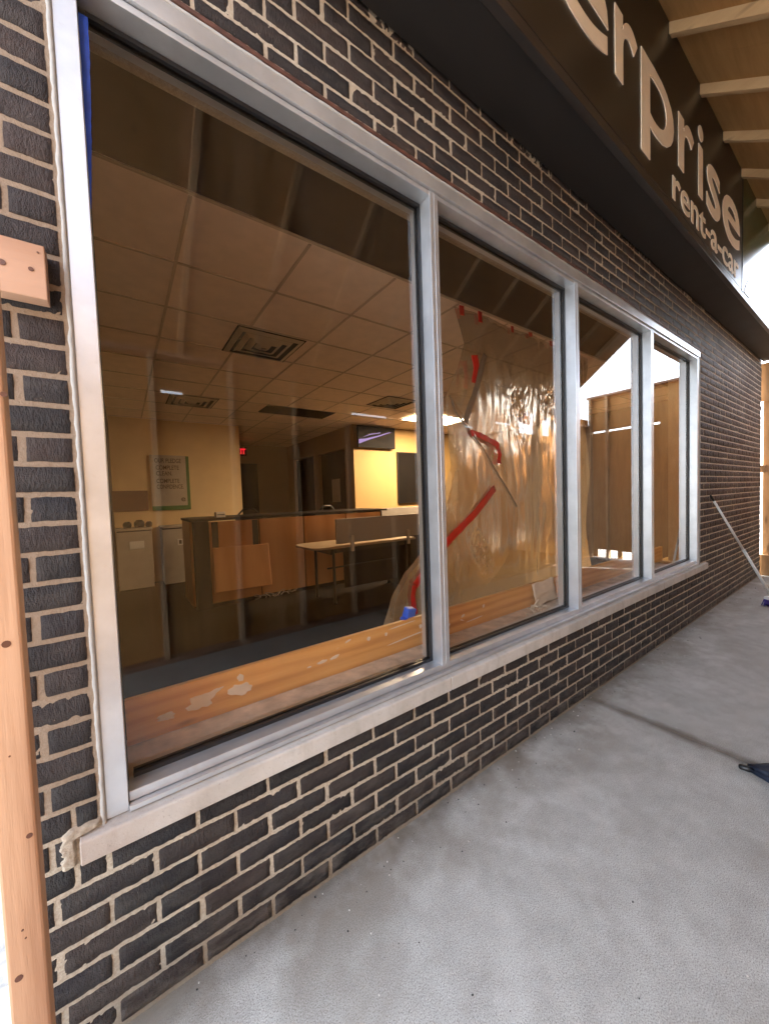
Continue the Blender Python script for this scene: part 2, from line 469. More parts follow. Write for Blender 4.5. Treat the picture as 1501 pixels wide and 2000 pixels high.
M['purple'] = mat_plain('purple_bristle', (.055, .035, .22), .7, 0, .3, 60, .5)
M['navy'] = mat_plain('navy_nylon', (.012, .020, .042), .6, 0, .35, 22, .5)
M['blackplastic'] = mat_plain('black_plastic', (.010, .010, .011), .38, 0, .1, 9, .03)

# ------------------------------------------------------------------ measures
XL, XR = -1.195, 3.552          # window frame outer edges
ZB, ZT = 0.545, 2.645           # frame bottom and top
WALL_L, WALL_R, WALL_T = -1.345, 6.40, 3.10
B, C0, Z0 = 0.1994, 0.0677, 0.078

# ------------------------------------------------------------------ ground
m = MB(); m.box(-300, 300, -300, 300, -.3, -.03)
tag(m.build('ground', M['asphalt']), kind='structure')
m = MB()
m.box(-1.9, 1.241, -2.9, 0.30, -.25, 0)
m.box(1.249, 8.0, -2.9, 0.30, -.25, 0)
m.box(-9, -1.904, -2.9, 14, -.25, -.004)
m.box(1.241, 1.249, -2.9, 0.30, -.25, -.012)
tag(m.build('sidewalk', M['concrete'], bevel=.003, bseg=1), kind='structure')

# ------------------------------------------------------------------ brick wall
wall = thing('brick_wall', 'dark brown brick storefront wall with cream mortar around the long window', 'brick wall')
wall['kind'] = 'thing'
def brick_mesh():
    V = []; F = []; T = []
    rnd = random.Random(3)
    def add_brick(x0, x1, z0, z1):
        w, h = x1 - x0, z1 - z0
        if w < .018 or h < .012: return
        nx = max(3, int(w / .010)); nz = max(3, int(h / .011))
        cx, cz = (x0 + x1) / 2, (z0 + z1) / 2
        tone = rnd.random()
        rag = .0007 + .0014 * max(0, noise.noise((cx * 1.3, cz * 2.1, 4))) + (.0007 if cz < .5 else 0)
        dy = rnd.uniform(-.0018, .0018)
        base = len(V)
        for j in range(nz + 1):
            for i in range(nx + 1):
                x = x0 + w * i / nx; z = z0 + h * j / nz
                eb = min(i, nx - i, 1.0) * min(j, nz - j, 1.0)
                if eb == 0:
                    y = .0075
                    x += rnd.uniform(-rag, rag); z += rnd.uniform(-rag, rag)
                else:
                    e2 = min(i, nx - i) == 1 or min(j, nz - j) == 1
                    if e2:
                        # pull the second ring out towards the edge: crisp but worn arris
                        if i == 1: x = x0 + .006
                        if i == nx - 1: x = x1 - .006
                        if j == 1: z = z0 + .0055
                        if j == nz - 1: z = z1 - .0055
                        x += rnd.uniform(-rag, rag) * .8; z += rnd.uniform(-rag, rag) * .8
                        y = -.0035 + dy + rnd.uniform(0, .0026)
                    else:
                        y = -.0045 + dy + rnd.uniform(-.0008, .0008)
                V.append((x, y, z)); T.append(tone)
        for j in range(nz):
            for i in range(nx):
                a = base + j * (nx + 1) + i
                F.append((a, a + 1, a + nx + 2, a + nx + 1))
    g = .0028
    k = -1
    holes = [(XL - .012, XR + .014, .53, ZT + .026), (-1.256, 3.760, .476, .555)]
    while Z0 + k * C0 < WALL_T:
        za = Z0 + k * C0 + g / 2; zb = Z0 + (k + 1) * C0 - g / 2
        za = max(za, -.01); zb = min(zb, WALL_T)
        off = 0 if (k % 2) else .5
        n0 = int((WALL_L) / B) - 3
        for n in range(n0, int(WALL_R / B) + 3):
            xa = (n + off) * B + g / 2; xb = (n + 1 + off) * B - g / 2
            xa += rnd.uniform(-.002, .002); xb += rnd.uniform(-.002, .002)
            xa = max(xa, WALL_L); xb = min(xb, WALL_R - rnd.uniform(0, .012))
            if xb - xa < .02: continue
            segs = [(xa, xb, za, zb)]
            for h in holes:
                new = []
                for s in segs:
                    if s[1] <= h[0] or s[0] >= h[1] or s[3] <= h[2] or s[2] >= h[3]:
                        new.append(s); continue
                    if s[0] < h[0]: new.append((s[0], h[0], s[2], s[3]))
                    if s[1] > h[1]: new.append((h[1], s[1], s[2], s[3]))
                    if s[2] < h[2] - .012: new.append((max(s[0], h[0]), min(s[1], h[1]), s[2], h[2]))
                    if s[3] > h[3] + .012: new.append((max(s[0], h[0]), min(s[1], h[1]), h[3], s[3]))
                segs = new
            for s in segs: add_brick(*s)
        k += 1
    return V, F, T
V, F, T = brick_mesh()
me = bpy.data.meshes.new('bricks'); me.from_pydata(V, [], F)
at = me.attributes.new('tone', 'FLOAT', 'POINT'); at.data.foreach_set('value', T)
me.materials.append(M['brick'])
for p in me.polygons: p.use_smooth = True
bo = bpy.data.objects.new('bricks', me); link(bo, wall)
# mortar bed with the backing behind it; the opening is left free
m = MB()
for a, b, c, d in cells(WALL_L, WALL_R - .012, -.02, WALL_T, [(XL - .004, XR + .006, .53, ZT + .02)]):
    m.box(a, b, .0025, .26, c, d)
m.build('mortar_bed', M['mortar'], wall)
def mortar_skin(x0, x1, z0, z1, step):
    nx, nz = int((x1 - x0) / step), int((z1 - z0) / step)
    V = []; F = []
    for j in range(nz + 1):
        z = z0 + (z1 - z0) * j / nz
        for i in range(nx + 1):
            x = x0 + (x1 - x0) * i / nx
            q = noise.noise((x * 95, z * 95, 2)) + .7 * noise.noise((x * 190, z * 190, 6))
            p = max(0, noise.noise((x * 3.1, z * 4.3, 8)) + .08) * (.25 if x < -1.2 and z > .5 else 1)
            V.append((x, -.0002 - .0017 * q * (.6 + .7 * p) - .0003 * p, z))
    for j in range(nz):
        for i in range(nx):
            a = j * (nx + 1) + i; F.append((a, a + 1, a + nx + 2, a + nx + 1))
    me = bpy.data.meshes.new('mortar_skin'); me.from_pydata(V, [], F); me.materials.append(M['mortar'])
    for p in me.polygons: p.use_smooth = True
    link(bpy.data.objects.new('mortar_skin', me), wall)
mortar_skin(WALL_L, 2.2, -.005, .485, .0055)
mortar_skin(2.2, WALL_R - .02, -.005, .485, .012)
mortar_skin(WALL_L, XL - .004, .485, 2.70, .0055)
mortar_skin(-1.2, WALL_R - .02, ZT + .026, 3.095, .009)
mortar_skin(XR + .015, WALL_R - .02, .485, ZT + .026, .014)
# rusty steel angle carrying the bricks over the opening
m = MB(); m.box(XL - .1, XR + .012, -.004, .10, ZT + .014, ZT + .027)
m.build('lintel', M['lintel'], wall, bevel=.002)
# limestone sill in four pieces with a weathered slope
js = [-1.249, -.002, 1.232, 2.515, 3.755]
for a, b in zip(js, js[1:]):
    m = MB()
    m.prism_x([(-.024, .482), (.06, .482), (.06, .5485), (.012, .5475), (-.021, .540), (-.024, .536)], a + .0025, b - .0025)
    m.build('sill', M['stone'], wall, bevel=.003)
for i in range(1, 4):
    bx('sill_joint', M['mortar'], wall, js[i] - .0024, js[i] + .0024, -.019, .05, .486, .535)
# rough mortar smeared round the sill's left end, one ragged skin
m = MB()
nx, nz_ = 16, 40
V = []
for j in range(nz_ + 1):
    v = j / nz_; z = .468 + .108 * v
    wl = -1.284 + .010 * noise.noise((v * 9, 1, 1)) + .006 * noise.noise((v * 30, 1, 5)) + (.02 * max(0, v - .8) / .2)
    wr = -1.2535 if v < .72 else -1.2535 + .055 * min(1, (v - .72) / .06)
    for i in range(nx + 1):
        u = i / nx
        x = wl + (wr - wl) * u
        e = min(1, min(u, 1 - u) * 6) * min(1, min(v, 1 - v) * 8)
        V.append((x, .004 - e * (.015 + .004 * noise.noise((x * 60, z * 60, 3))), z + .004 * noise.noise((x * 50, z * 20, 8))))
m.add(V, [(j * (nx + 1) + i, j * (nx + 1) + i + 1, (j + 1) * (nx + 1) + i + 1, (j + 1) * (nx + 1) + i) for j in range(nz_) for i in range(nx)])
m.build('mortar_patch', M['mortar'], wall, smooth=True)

# ------------------------------------------------------------------ window
win = thing('storefront_window', 'long four-pane storefront window in a clear aluminium frame', 'window')
win['kind'] = 'thing'
YF, YB = .004, .135
muls = [(-.026, .020), (1.152, 1.199), (2.336, 2.388)]
bx('jamb', M['alu'], win, XL, XL + .046, YF, YB, .549, ZT, .0015)
bx('jamb', M['alu'], win, XR - .05, XR, YF, YB, .549, ZT - .055, .0015)
for a, b in muls:
    m = MB(); m.box(a, b, YF + .002, YB, .586, 2.593)
    m.box((a + b) / 2 - .0012, (a + b) / 2 + .0012, YF + .0005, YF + .003, .592, 2.59)
    m.build('mullion', M['alu'], win, bevel=.0012)
m = MB()
m.box(XL + .047, XR, YF - .007, YB, 2.5945, ZT)        # receptor
m.box(XL + .047, XR - .051, YF + .004, YB, 2.574, 2.592)     # head
m.build('head_frame', M['alu'], win, bevel=.0015)
m = MB()
m.box(XL + .047, XR - .051, -.004, .10, .549, .5625)        # sub-sill
m.box(XL + .047, XR - .051, .014, YB, .564, .590)      # sill member
m.build('sill_frame', M['alu'], win, bevel=.0015)
m = MB()
def caulk(fa, fb, n, prof):
    V = []
    for k in range(n):
        u = k / (n - 1)
        for (w0, y) in prof:
            V.append(fa(u, w0, y, k))
    q = len(prof)
    m.add(V, [(k * q + e, k * q + e + 1, (k + 1) * q + e + 1, (k + 1) * q + e) for k in range(n - 1) for e in range(q - 1)])
P4 = [(0, .006), (.22, -.0015), (.8, -.003), (1, .004)]
def nz(k, a, s): return noise.noise((k * a, s, s * 2.7))
caulk(lambda u, w0, y, k: (XL + .001 - w0 * (.0125 + .0035 * nz(k, .35, 1) + .0006 * nz(k, 1.1, 4)), y, ZB - .022 + (ZT - ZB + .02) * u), None, 220, P4)
caulk(lambda u, w0, y, k: (XL + (XR - XL) * u, y, ZT - .001 + w0 * (.013 + .003 * nz(k, .3, 2) + .0006 * nz(k, 1.2, 7))), None, 320, P4)
caulk(lambda u, w0, y, k: (XR - .001 + w0 * (.013 + .003 * nz(k, .3, 3)), y, ZB + (ZT - ZB) * u), None, 120, P4)
m.build('caulk_bead', M['caulk'], win, smooth=True)
edges = [XL + .046] + [v for ab in muls for v in ab] + [XR - .05]
for i in range(4):
    a, b = edges[2 * i], edges[2 * i + 1]
    m = MB(); m.box(a + .002, b - .002, .078, .085, .590, 2.572, 1, front=0)
    gp = m.build('glass_pane', [M['glass'], M['clear']], win)
    m = MB()
    w = .013
    for y0, y1 in ((.066, .0775), (.0855, .096)):
        m.box(a + .0005, a + (.0015 if i == 0 else w), y0, y1, .589, 2.573); m.box(b - w, b - .0005, y0, y1, .589, 2.573)
        m.box(a + w, b - w, y0, y1, .589, .589 + w); m.box(a + w, b - w, y0, y1, 2.573 - w, 2.573)
    m.build('gasket', M['rubber'], gp)
    # inner glazing stop: stands just inside the glass
    
# ------------------------------------------------------------------ inside: shell
m = MB(); m.box(WALL_L, WALL_R, .30, 9.2, -.20, -.002)
tag(m.build('office_floor', M['carpet']), kind='structure')
CZ = 2.78
m = MB(); m.box(WALL_L + .01, WALL_R - .02, .262, 9.2, CZ, CZ + .06)
ceil = tag(m.build('ceiling', M['tile']), kind='structure')
m = MB()
y = .80
while y < 9:
    m.box(WALL_L + .02, WALL_R - .03, y - .009, y + .009, CZ - .006, CZ - .0005); y += .597
x = -1.395 + .608
while x < WALL_R:
    m.box(x - .009, x + .009, .82, 9.1, CZ - .0055, CZ - .0008); x += .606
m.build('tile_grid', M['tbar'], ceil)
bh = tag(bx('bulkhead', M['drywall'], None, WALL_L + .02, WALL_R - .03, .262, .775, CZ - .012, CZ - .001), 'drywall strip of ceiling just inside the window head, coloured dark for shade', 'bulkhead')  # near-black colour stands for the unlit ceiling by the window head
m = MB()
m.box(WALL_L + .001, WALL_L + .10, .262, 9.2, 0, 3.0)
m.box(WALL_R - .12, WALL_R - .021, .262, 9.2, 0, 3.0)
m.box(WALL_L + .10, WALL_R - .12, 9.1, 9.2, 0, 3.0)
m.box(WALL_L, WALL_R - .02, .262, 9.2, 2.95, 3.06)
ow = m.build('building_shell', M['outwall'])
tag(ow, 'plain dark outer walls and flat roof of the office behind the window', 'building')
# knee wall below the window with its plastered sill
m = MB(); m.box(WALL_L + .101, WALL_R - .121, .262, .37, 0, .535)
tag(m.build('knee_wall', M['cream']), 'low interior wall under the storefront window', 'wall', kind='thing')
m = MB(); m.box(XL + .02, XR - .02, .137, .34, .536, .556)
tag(m.build('interior_sill', M['intsill'], bevel=.003), 'plastered grey inside sill with paint smears behind the glass', 'sill', kind='thing')
m = MB(); m.box(-1.15, 3.50, .292, .312, .557, .708)
pb = m.build('pine_board', M['plank'], bevel=.002)
def smear(x, z, w, h, seed, rot=0.0):
    r2 = random.Random(seed); mb = MB(); n = 22; V = []
    for k in range(n):
        a = 2 * PI * k / n; q = .62 + .55 * abs(noise.noise((math.cos(a) * 1.3, math.sin(a) * 1.3, seed * 3.1)))+ r2.uniform(0, .18)
        dx, dz = w * q * math.cos(a), h * q * math.sin(a)
        V.append((x + dx * math.cos(rot) - dz * math.sin(rot), .2912, z + dx * math.sin(rot) + dz * math.cos(rot)))
    V2 = [(x + (p[0] - x) * .8, .2896, z + (p[2] - z) * .8) for p in V]
    mb.add(V + V2, [tuple(range(n, 2 * n))] + [(k, (k + 1) % n, n + (k + 1) % n, n + k) for k in range(n)])
    mb.build('compound_smear', M['paper'], pb, smooth=False)
for k, q in enumerate(((-.93, .630, .060, .030, .3), (-.885, .650, .03, .010, .2), (-.80, .628, .055, .026, -.1), (-.795, .672, .014, .016, 0), (-1.04, .615, .03, .016, 0),
                       (-.46, .632, .03, .008, .1), (-.40, .636, .03, .009, .2), (-.52, .628, .012, .004, 0), (-.33, .690, .02, .006, .3), (-.22, .672, .011, .012, .2),
                       (-.12, .668, .010, .011, 0), (-.02, .690, .10, .0035, .05), (.0, .618, .14, .004, .06), (.10, .655, .012, .014, 0),
                       (.52, .60, .09, .004, .05), (.42, .64, .02, .010, .3), (.60, .66, .012, .012, 0), (.30, .615, .02, .012, .1))):
    smear(q[0], q[1], q[2], q[3], k + 1, q[4])
tag(pb, 'orange pine board splotched with white compound standing on the inside sill', 'board', kind='thing')

cw = thing('cream_wall', 'cream office wall with the framed poster on it', 'wall'); cw['kind'] = 'thing'
bx('wall_face', M['cream'], cw, WALL_L + .11, .78, 6.25, 6.40, 0, CZ - .001)
bx('side_face', M['cream'], cw, .66, .78, 6.402, 9.09, 0, CZ - .001)
yw = thing('yellow_wall', 'bright yellow lit wall behind the television', 'wall'); yw['kind'] = 'thing'
bx('wall_face', M['yellow'], yw, 2.64, WALL_R - .13, 5.10, 5.22, 0, CZ - .001)
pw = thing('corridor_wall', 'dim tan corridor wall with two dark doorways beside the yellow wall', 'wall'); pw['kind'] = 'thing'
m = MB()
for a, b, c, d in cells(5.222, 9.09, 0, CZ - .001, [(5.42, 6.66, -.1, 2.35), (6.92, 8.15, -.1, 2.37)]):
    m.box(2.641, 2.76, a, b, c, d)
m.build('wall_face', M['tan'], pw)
bx('door', M['dark'], pw, 2.70, 2.74, 5.43, 6.65, .005, 2.34)
bx('door', M['dark'], pw, 2.70, 2.74, 6.93, 8.14, .005, 2.36)
m = MB()
for a, b, h in ((5.42, 6.66, 2.35), (6.92, 8.15, 2.37)):
    m.box(2.625, 2.6405, a - .07, a, 0, h + .07); m.box(2.625, 2.6405, b, b + .07, 0, h + .07); m.box(2.625, 2.6405, a, b, h, h + .07)
m.build('door_frame', M['tan'], pw)
bx('picture', M['white'], pw, 2.685, 2.698, 5.80, 6.15, 1.25, 1.75)
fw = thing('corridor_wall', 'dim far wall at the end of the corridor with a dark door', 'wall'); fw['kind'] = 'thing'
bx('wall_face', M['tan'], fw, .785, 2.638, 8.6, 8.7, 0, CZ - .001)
bx('door', M['dark'], fw, 1.32, 1.80, 8.57, 8.598, .005, 2.30)

# ceiling vents
def vent(cx, cy, s, label):
    t = thing('ceiling_vent', label, 'vent', 'square diffusers in the office ceiling', (cx, cy, CZ - .008))
    m = MB(); h = s / 2
    m.box(-h, h, -h, h, -.002, .002); m.build('backing', M['dark'], t)
    for k, r in enumerate((.96, .70, .46, .22)):
        m = MB()
        a, b = h * r, h * (r - .13)
        z0, z1 = -.004, -.020 - .004 * k
        ring = []
        for q, z in ((a, z0), (b, z1), (b - .004, z1 + .002), (a - .012, z0 + .001)):
            ring.append([(-q, -q, z), (q, -q, z), (q, q, z), (-q, q, z)])
        v = [p for rr in ring for p in rr]; f = []
        for i in range(4):
            j = (i + 1) % 4
            for e in range(4):
                f.append((i * 4 + e, i * 4 + (e + 1) % 4, j * 4 + (e + 1) % 4, j * 4 + e))
        m.add(v, f); m.build('vane', M['vent'], t)
    return t
vent(.02, 2.31, .60, 'square ceiling diffuser nearest the glass')
vent(-.24, 4.69, .60, 'square ceiling diffuser above the poster side of the office')
vent(2.34, 3.40, .58, 'square ceiling diffuser beside the lit ceiling light')
t = thing('return_grille', 'long dark return air grille in the ceiling left of the television', 'grille', None, (1.31, 4.63, CZ - .008))
m = MB(); m.box(-.57, .57, -.25, .25, -.002, .003); m.build('backing', M['dark'], t)
m = MB()
for i in range(24):
    y = -.24 + i * .0206
    m.box(-.56, .56, y, y + .004, -.012, -.0025)
m.build('louvre', M['dark'], t)
t = thing('ceiling_light', 'lit recessed ceiling light glowing warm above the yellow wall', 'ceiling light', None, (3.80, 3.95, CZ - .008))
m = MB(); m.box(-.60, .60, -.30, .30, -.004, .003); m.build('diffuser', M['troffer'], t)
m = MB()
for a, b, c, d in cells(-.63, .63, -.33, .33, [(-.60, .60, -.30, .30)]): m.box(a, b, c, d, -.012, .002)
m.build('frame', M['white'], t)

# television
t = thing('television', 'black wall television with a lavender streak on the yellow wall', 'television', None, (3.15, 5.02, 2.54))
m = MB(); m.box(-.455, .455, -.02, .02, -.215, .215); m.build('housing', M['tv'], t, bevel=.004)
m = MB()
def poly(mb, pts, y, mi=0):
    mb.add([(x, y, z) for x, z in pts], [tuple(range(len(pts)))], mi)
poly(m, [(-.44, -.15), (-.44, -.06), (-.30, -.045), (.0, .03), (.31, .125), (.36, .125), (.10, .035), (-.20, -.06)], -.0215)  # emissive lavender streaks on the screen face
poly(m, [(-.38, -.03), (-.15, .045), (.07, .085), (.09, .125), (.05, .095), (-.16, .06)], -.0215)
m.build('screen_streak', M['tvstreak'], t)
m = MB(); m.box(-.08, .08, .02, .075, -.1, .1); m.build('wall_mount', M['blackmetal'], t)
t = thing('wall_board', 'blank black board hanging on the yellow wall below the television', 'board', None, (4.10, 5.075, 1.73))
m = MB(); m.box(-.38, .38, -.010, .010, -.53, .53); m.build('board_face', M['dark'], t)
m = MB()
for a, b, c, d in cells(-.40, .40, -.55, .55, [(-.38, .38, -.53, .53)]): m.box(a, b, -.016, .014, c, d)
m.build('frame', M['blackmetal'], t)

# text helper
def glyph(ch, offset=.0, extrude=.0):
    cu = bpy.data.curves.new('glyph', 'FONT'); cu.body = ch; cu.size = 1; cu.offset = offset; cu.extrude = extrude
    cu.resolution_u = 5
    o = bpy.data.objects.new('glyph', cu); COL.objects.link(o)
    dg = bpy.context.evaluated_depsgraph_get()
    me = bpy.data.meshes.new_from_object(o.evaluated_get(dg))
    vs = [v.co.copy() for v in me.vertices]; fs = [tuple(p.vertices) for p in me.polygons]
    bpy.data.objects.remove(o); bpy.data.curves.remove(cu); bpy.data.meshes.remove(me)
    return vs, fs
def put(mb, ch, x0, x1, zlo, zhi, y, depth, offset):
    """set glyphs into the box x0..x1, zlo..zhi of a wall facing -y"""
    vs, fs = glyph(ch, offset, .5)
    xs = [v.x for v in vs]; ys = [v.y for v in vs]; zs = [v.z for v in vs]
    ax, bx_ = min(xs), max(xs); ay, by = min(ys), max(ys)
    out = []
    for v in vs:
        out.append((x0 + (v.x - ax) / (bx_ - ax) * (x1 - x0), y - depth * (v.z - min(zs)) / max(1e-6, (max(zs) - min(zs))), zlo + (v.y - ay) / (by - ay) * (zhi - zlo)))
    mb.add(out, fs)

# poster
t = thing('poster', 'white poster with dark lettering on a green mount on the cream wall', 'poster', None, (-.40, 6.235, 1.70))
m = MB(); m.box(-.30, .285, -.008, .012, -.475, .47); m.build('mount', M['postergreen'], t, bevel=.002)
m = MB(); m.box(-.305, .235, -.0125, -.0085, -.40, .475); m.build('sheet', M['white'], t)
m = MB()
for w, x0, x1, z in (('OUR PLEDGE', -.235, .165, .345), ('COMPLETE', -.22, .125, .225), ('CLEAN.', -.22, .02, .125), ('COMPLETE', -.22, .125, -.005), ('CONFIDENCE.', -.22, .185, -.105)):
    put(m, w, x0, x1, z, z + .075, -.0126, .0015, .012)
put(m, 'e', .135, .205, -.33, -.26, -.0126, .0015, .02)
m.build('lettering', M['ink'], t)

# exit sign
t = thing('exit_sign', 'glowing red EXIT sign in the corridor past the cream wall', 'exit sign', None, (1.215, 8.0, 2.53))
m = MB(); m.box(-.17, .17, -.02, .02, -.10, .10); m.box(-.02, .02, -.01, .01, .10, .245); m.build('housing', M['dark'], t)
m = MB(); put(m, 'EXIT', -.145, .145, -.065, .065, -.0205, .002, .03); m.build('lettering', M['exit'], t)

# reception counter
t = thing('reception_counter', 'cherry wood reception counter with a dark top', 'counter')
CY = 3.85
for a, b in ((-.255, .356), (.372, .992), (1.008, 1.692), (1.708, 2.36)):
    bx('front_panel', M['counter'], t, a, b, CY, CY + .03, .06, 1.090, .002)
bx('side_panel', M['counter'], t, -.46, -.43, CY + .10, 4.62, .03, 1.10, .002)
bx('corner_post', M['darklam'], t, -.43, -.262, CY - .012, CY + .14, .0, 1.10, .002)
m = MB(); m.box(-.47, 2.48, CY - .03, 4.64, 1.103, 1.135); m.build('countertop', M['darklam'], t, bevel=.004)
bx('toe_kick', M['dark'], t, -.255, 2.36, CY + .04, CY + .06, 0, 1.08)
bx('end_panel', M['darklam'], t, 2.362, 2.39, CY, 4.6, .0, 1.10)
for a, b, mt in ((-.228, -.155, 'darklam'), (.27, .345, 'greylam')):
    bx('bracket', M[mt], t, a, b, CY - .016, CY - .002, .74, 1.085, .002)
m = MB()
m.box(-.245, .46, -.011, .011, -.28, .28, mat=Matrix.Translation((0, CY - .085, .485)) @ Matrix.Rotation(math.radians(-11), 4, 'X') @ Matrix.Rotation(math.radians(1.2), 4, 'Y'))
m.build('drop_leaf', M['counter'], t, bevel=.012, bseg=3)
m = MB()
m.box(-.06, .06, -.03, .03, 0, .07); m.box(-.05, .05, -.034, -.0305, .03, .04, 1)
o = m.build('card_box', [M['paper'], M['dark']], None, bevel=.003); o.location = (-.09, 4.0, 1.1355); o.rotation_euler = (0, 0, .2)
tag(o, 'small white card box on top of the reception counter', 'box')
# loose cords under the counter
m = MB()
for i in range(7):
    x = .25 + i * .085; pts = []
    for k in range(14):
        a = k / 13
        pts.append((x + .05 * math.sin(a * 7 + i) + a * .06, CY - .05 - .05 * math.sin(a * 5 + i * 2), .03 + .06 * math.sin(a * PI) * abs(math.sin(i * 1.7 + a * 3))))
    m.tube(pts, .004, 6)
tag(m.build('loose_cords', M['white'], smooth=True), 'loose pale cords lying at the foot of the reception counter', 'cords')

# desk with divider
t = thing('desk', 'pale topped desk with black legs in front of the reception counter', 'desk')
m = MB()
prof = []
x0, x1, y0, y1, r = .68, 2.26, 2.84, 3.50, .14
for cx, cy, a0 in ((x0 + r, y0 + r, 180), (x1 - .02, y0 + .02, 270), (x1 - .02, y1 - .02, 0), (x0 + r, y1 - r, 90)):
    rr = r if cx < 1.2 else .02
    for k in range(7):
        a = math.radians(a0 + k * 15); prof.append((cx + rr * math.cos(a), cy + rr * math.sin(a)))
n = len(prof)
m.add([(x, y, .715) for x, y in prof] + [(x, y, .742) for x, y in prof],
      [tuple(range(n - 1, -1, -1)), tuple(range(n, 2 * n))] + [(i, (i + 1) % n, n + (i + 1) % n, n + i) for i in range(n)])
m.build('tabletop', M['tabletop'], t, bevel=.004)
for x, y in ((1.01, 2.98), (.97, 3.42), (2.17, 2.96), (2.17, 3.42)):
    m = MB(); m.tube([(x, y, 0), (x, y, .03), (x, y, .712)], [.026, .019, .019], 12); m.build('leg', M['blackmetal'], t, smooth=True)
m = MB(); m.box(1.03, 2.15, 2.97, 2.99, .64, .70); m.box(1.0, 2.15, 3.40, 3.42, .64, .70); m.box(.985, 1.005, 3.0, 3.40, .62, .70)
m.box(1.03, 2.15, 3.2, 3.215, .40, .42)
m.build('under_frame', M['blackmetal'], t)
m = MB(); m.box(1.3, 2.2, 3.24, 3.255, .10, .70); m.build('modesty_panel', M['darklam'], t)
bx('end_panel', M['darklam'], t, 2.20, 2.23, 2.9, 3.45, 0, .712)
bx('divider_screen', M['screenfab'], t, 1.0, 2.34, 2.865, 2.893, .765, 1.075, .006)
for x in (1.21, 2.12):
    m = MB(); m.box(x - .022, x + .022, 2.828, 2.864, .66, .86); m.build('clamp', M['vent'], t, bevel=.006)

t = thing('desk_partition', 'grey green low partition behind the desk at the end of the counter', 'partition', None, (3.6, 4.35, 0))
m = MB(); m.box(-1.1, 1.6, -.02, .02, .80, 1.12); m.build('partition_panel', M['screenfab'], t, bevel=.004)
m = MB(); m.box(-1.1, 1.6, -.02, .02, 0, .76); m.build('base_panel', M['darklam'], t, bevel=.004)
m = MB(); m.box(-1.1, 1.6, -.03, .25, .762, .79); m.build('shelf', M['tabletop'], t, bevel=.003)

# white cabinets under the poster
def cabinet(x0, x1, h, label, marks):
    t = thing('utility_cabinet', label, 'cabinet', None, ((x0 + x1) / 2, 5.95, 0))
    w = (x1 - x0) / 2
    m = MB(); m.box(-w, w, -.24, .26, .03, h - .05); m.build('body', M['white'], t, bevel=.006)
    m = MB(); m.box(-w - .01, w + .01, -.26, .27, h - .03, h); m.build('lid', M['white'], t, bevel=.006)
    m = MB(); m.box(-w + .01, w - .01, -.225, .25, h - .05, h - .03); m.build('shadow_gap', M['dark'], t)
    if marks:
        m = MB()
        for k in range(3):
            m.box(-.01 + k * .06, .028 + k * .06, -.244, -.2402, h - .30, h - .235)
        m.build('label_mark', M['ink'], t)
        m = MB(); m.box(-.03, .18, -.2405, -.2395, h - .32, h - .22); m.build('label_strip', M['paper'], t)
    else:
        m = MB(); m.box(-.07, .12, -.246, -.2402, h - .32, h - .20); m.build('label_strip', M['paper'], t, bevel=.004)
    return t
cabinet(-1.22, -.76, .97, 'white utility cabinet in the corner below the brown board', False)
cabinet(-.62, -.14, .97, 'white utility cabinet partly hidden by the reception counter', True)
t = thing('coffee_pots', 'round pots on top of the corner cabinet', 'pots', None, (-.93, 5.95, .971))
m = MB()
for x, r, h in ((-.14, .06, .10), (.02, .075, .12), (.15, .05, .09)):
    m.tube([(x, 0, 0), (x, 0, h * .3), (x, 0, h * .7), (x, 0, h)], [r * .8, r, r * .95, r * .5], 16)
m.build('pot', M['darklam'], t, smooth=True)
m = MB(); m.box(-.245, .245, -.01, .01, -.17, .17)
o = m.build('brown_board', M['brownpanel'], None, bevel=.003); o.location = (-1.0, 6.238, 1.40)
tag(o, 'dark reddish brown board on the wall left of the poster', 'board')

# two office chairs behind the counter, backs showing
def chair(x, y, rz, label):
    t = thing('office_chair', label, 'chair', 'office chairs behind the counter', (x, y, 0), rz)
    pts = [(-.22, 0, .62), (-.235, .0, .85), (-.20, .01, 1.08), (-.08, .02, 1.20), (.08, .02, 1.20), (.20, .01, 1.08), (.235, 0, .85), (.22, 0, .62)]
    m = MB(); m.tube(pts, .017, 8); m.build('back_frame', M['blackplastic'], t, smooth=True)
    m = MB()
    m.box(-.20, .20, -.004, .010, .64, 1.10); m.build('back_mesh', M['blackplastic'], t)
    m = MB(); m.box(-.24, .24, -.48, -.02, .45, .52); m.build('seat', M['blackplastic'], t, bevel=.03, bseg=3)
    m = MB(); m.tube([(0, -.25, .10), (0, -.25, .45)], .03, 10)
    m.build('column', M['blackmetal'], t)
    m = MB()
    for k in range(5):
        a = 2 * PI * k / 5
        m.tube([(0, -.25, .10), (.28 * math.cos(a), -.25 + .28 * math.sin(a), .05)], .02, 8, r2=.014)
    m.build('base', M['blackmetal'], t)
chair(.62, 5.25, 2.7, 'black office chair behind the counter beside the dark corridor door')
chair(1.95, 5.0, 3.3, 'black office chair behind the counter in front of the two doorways')

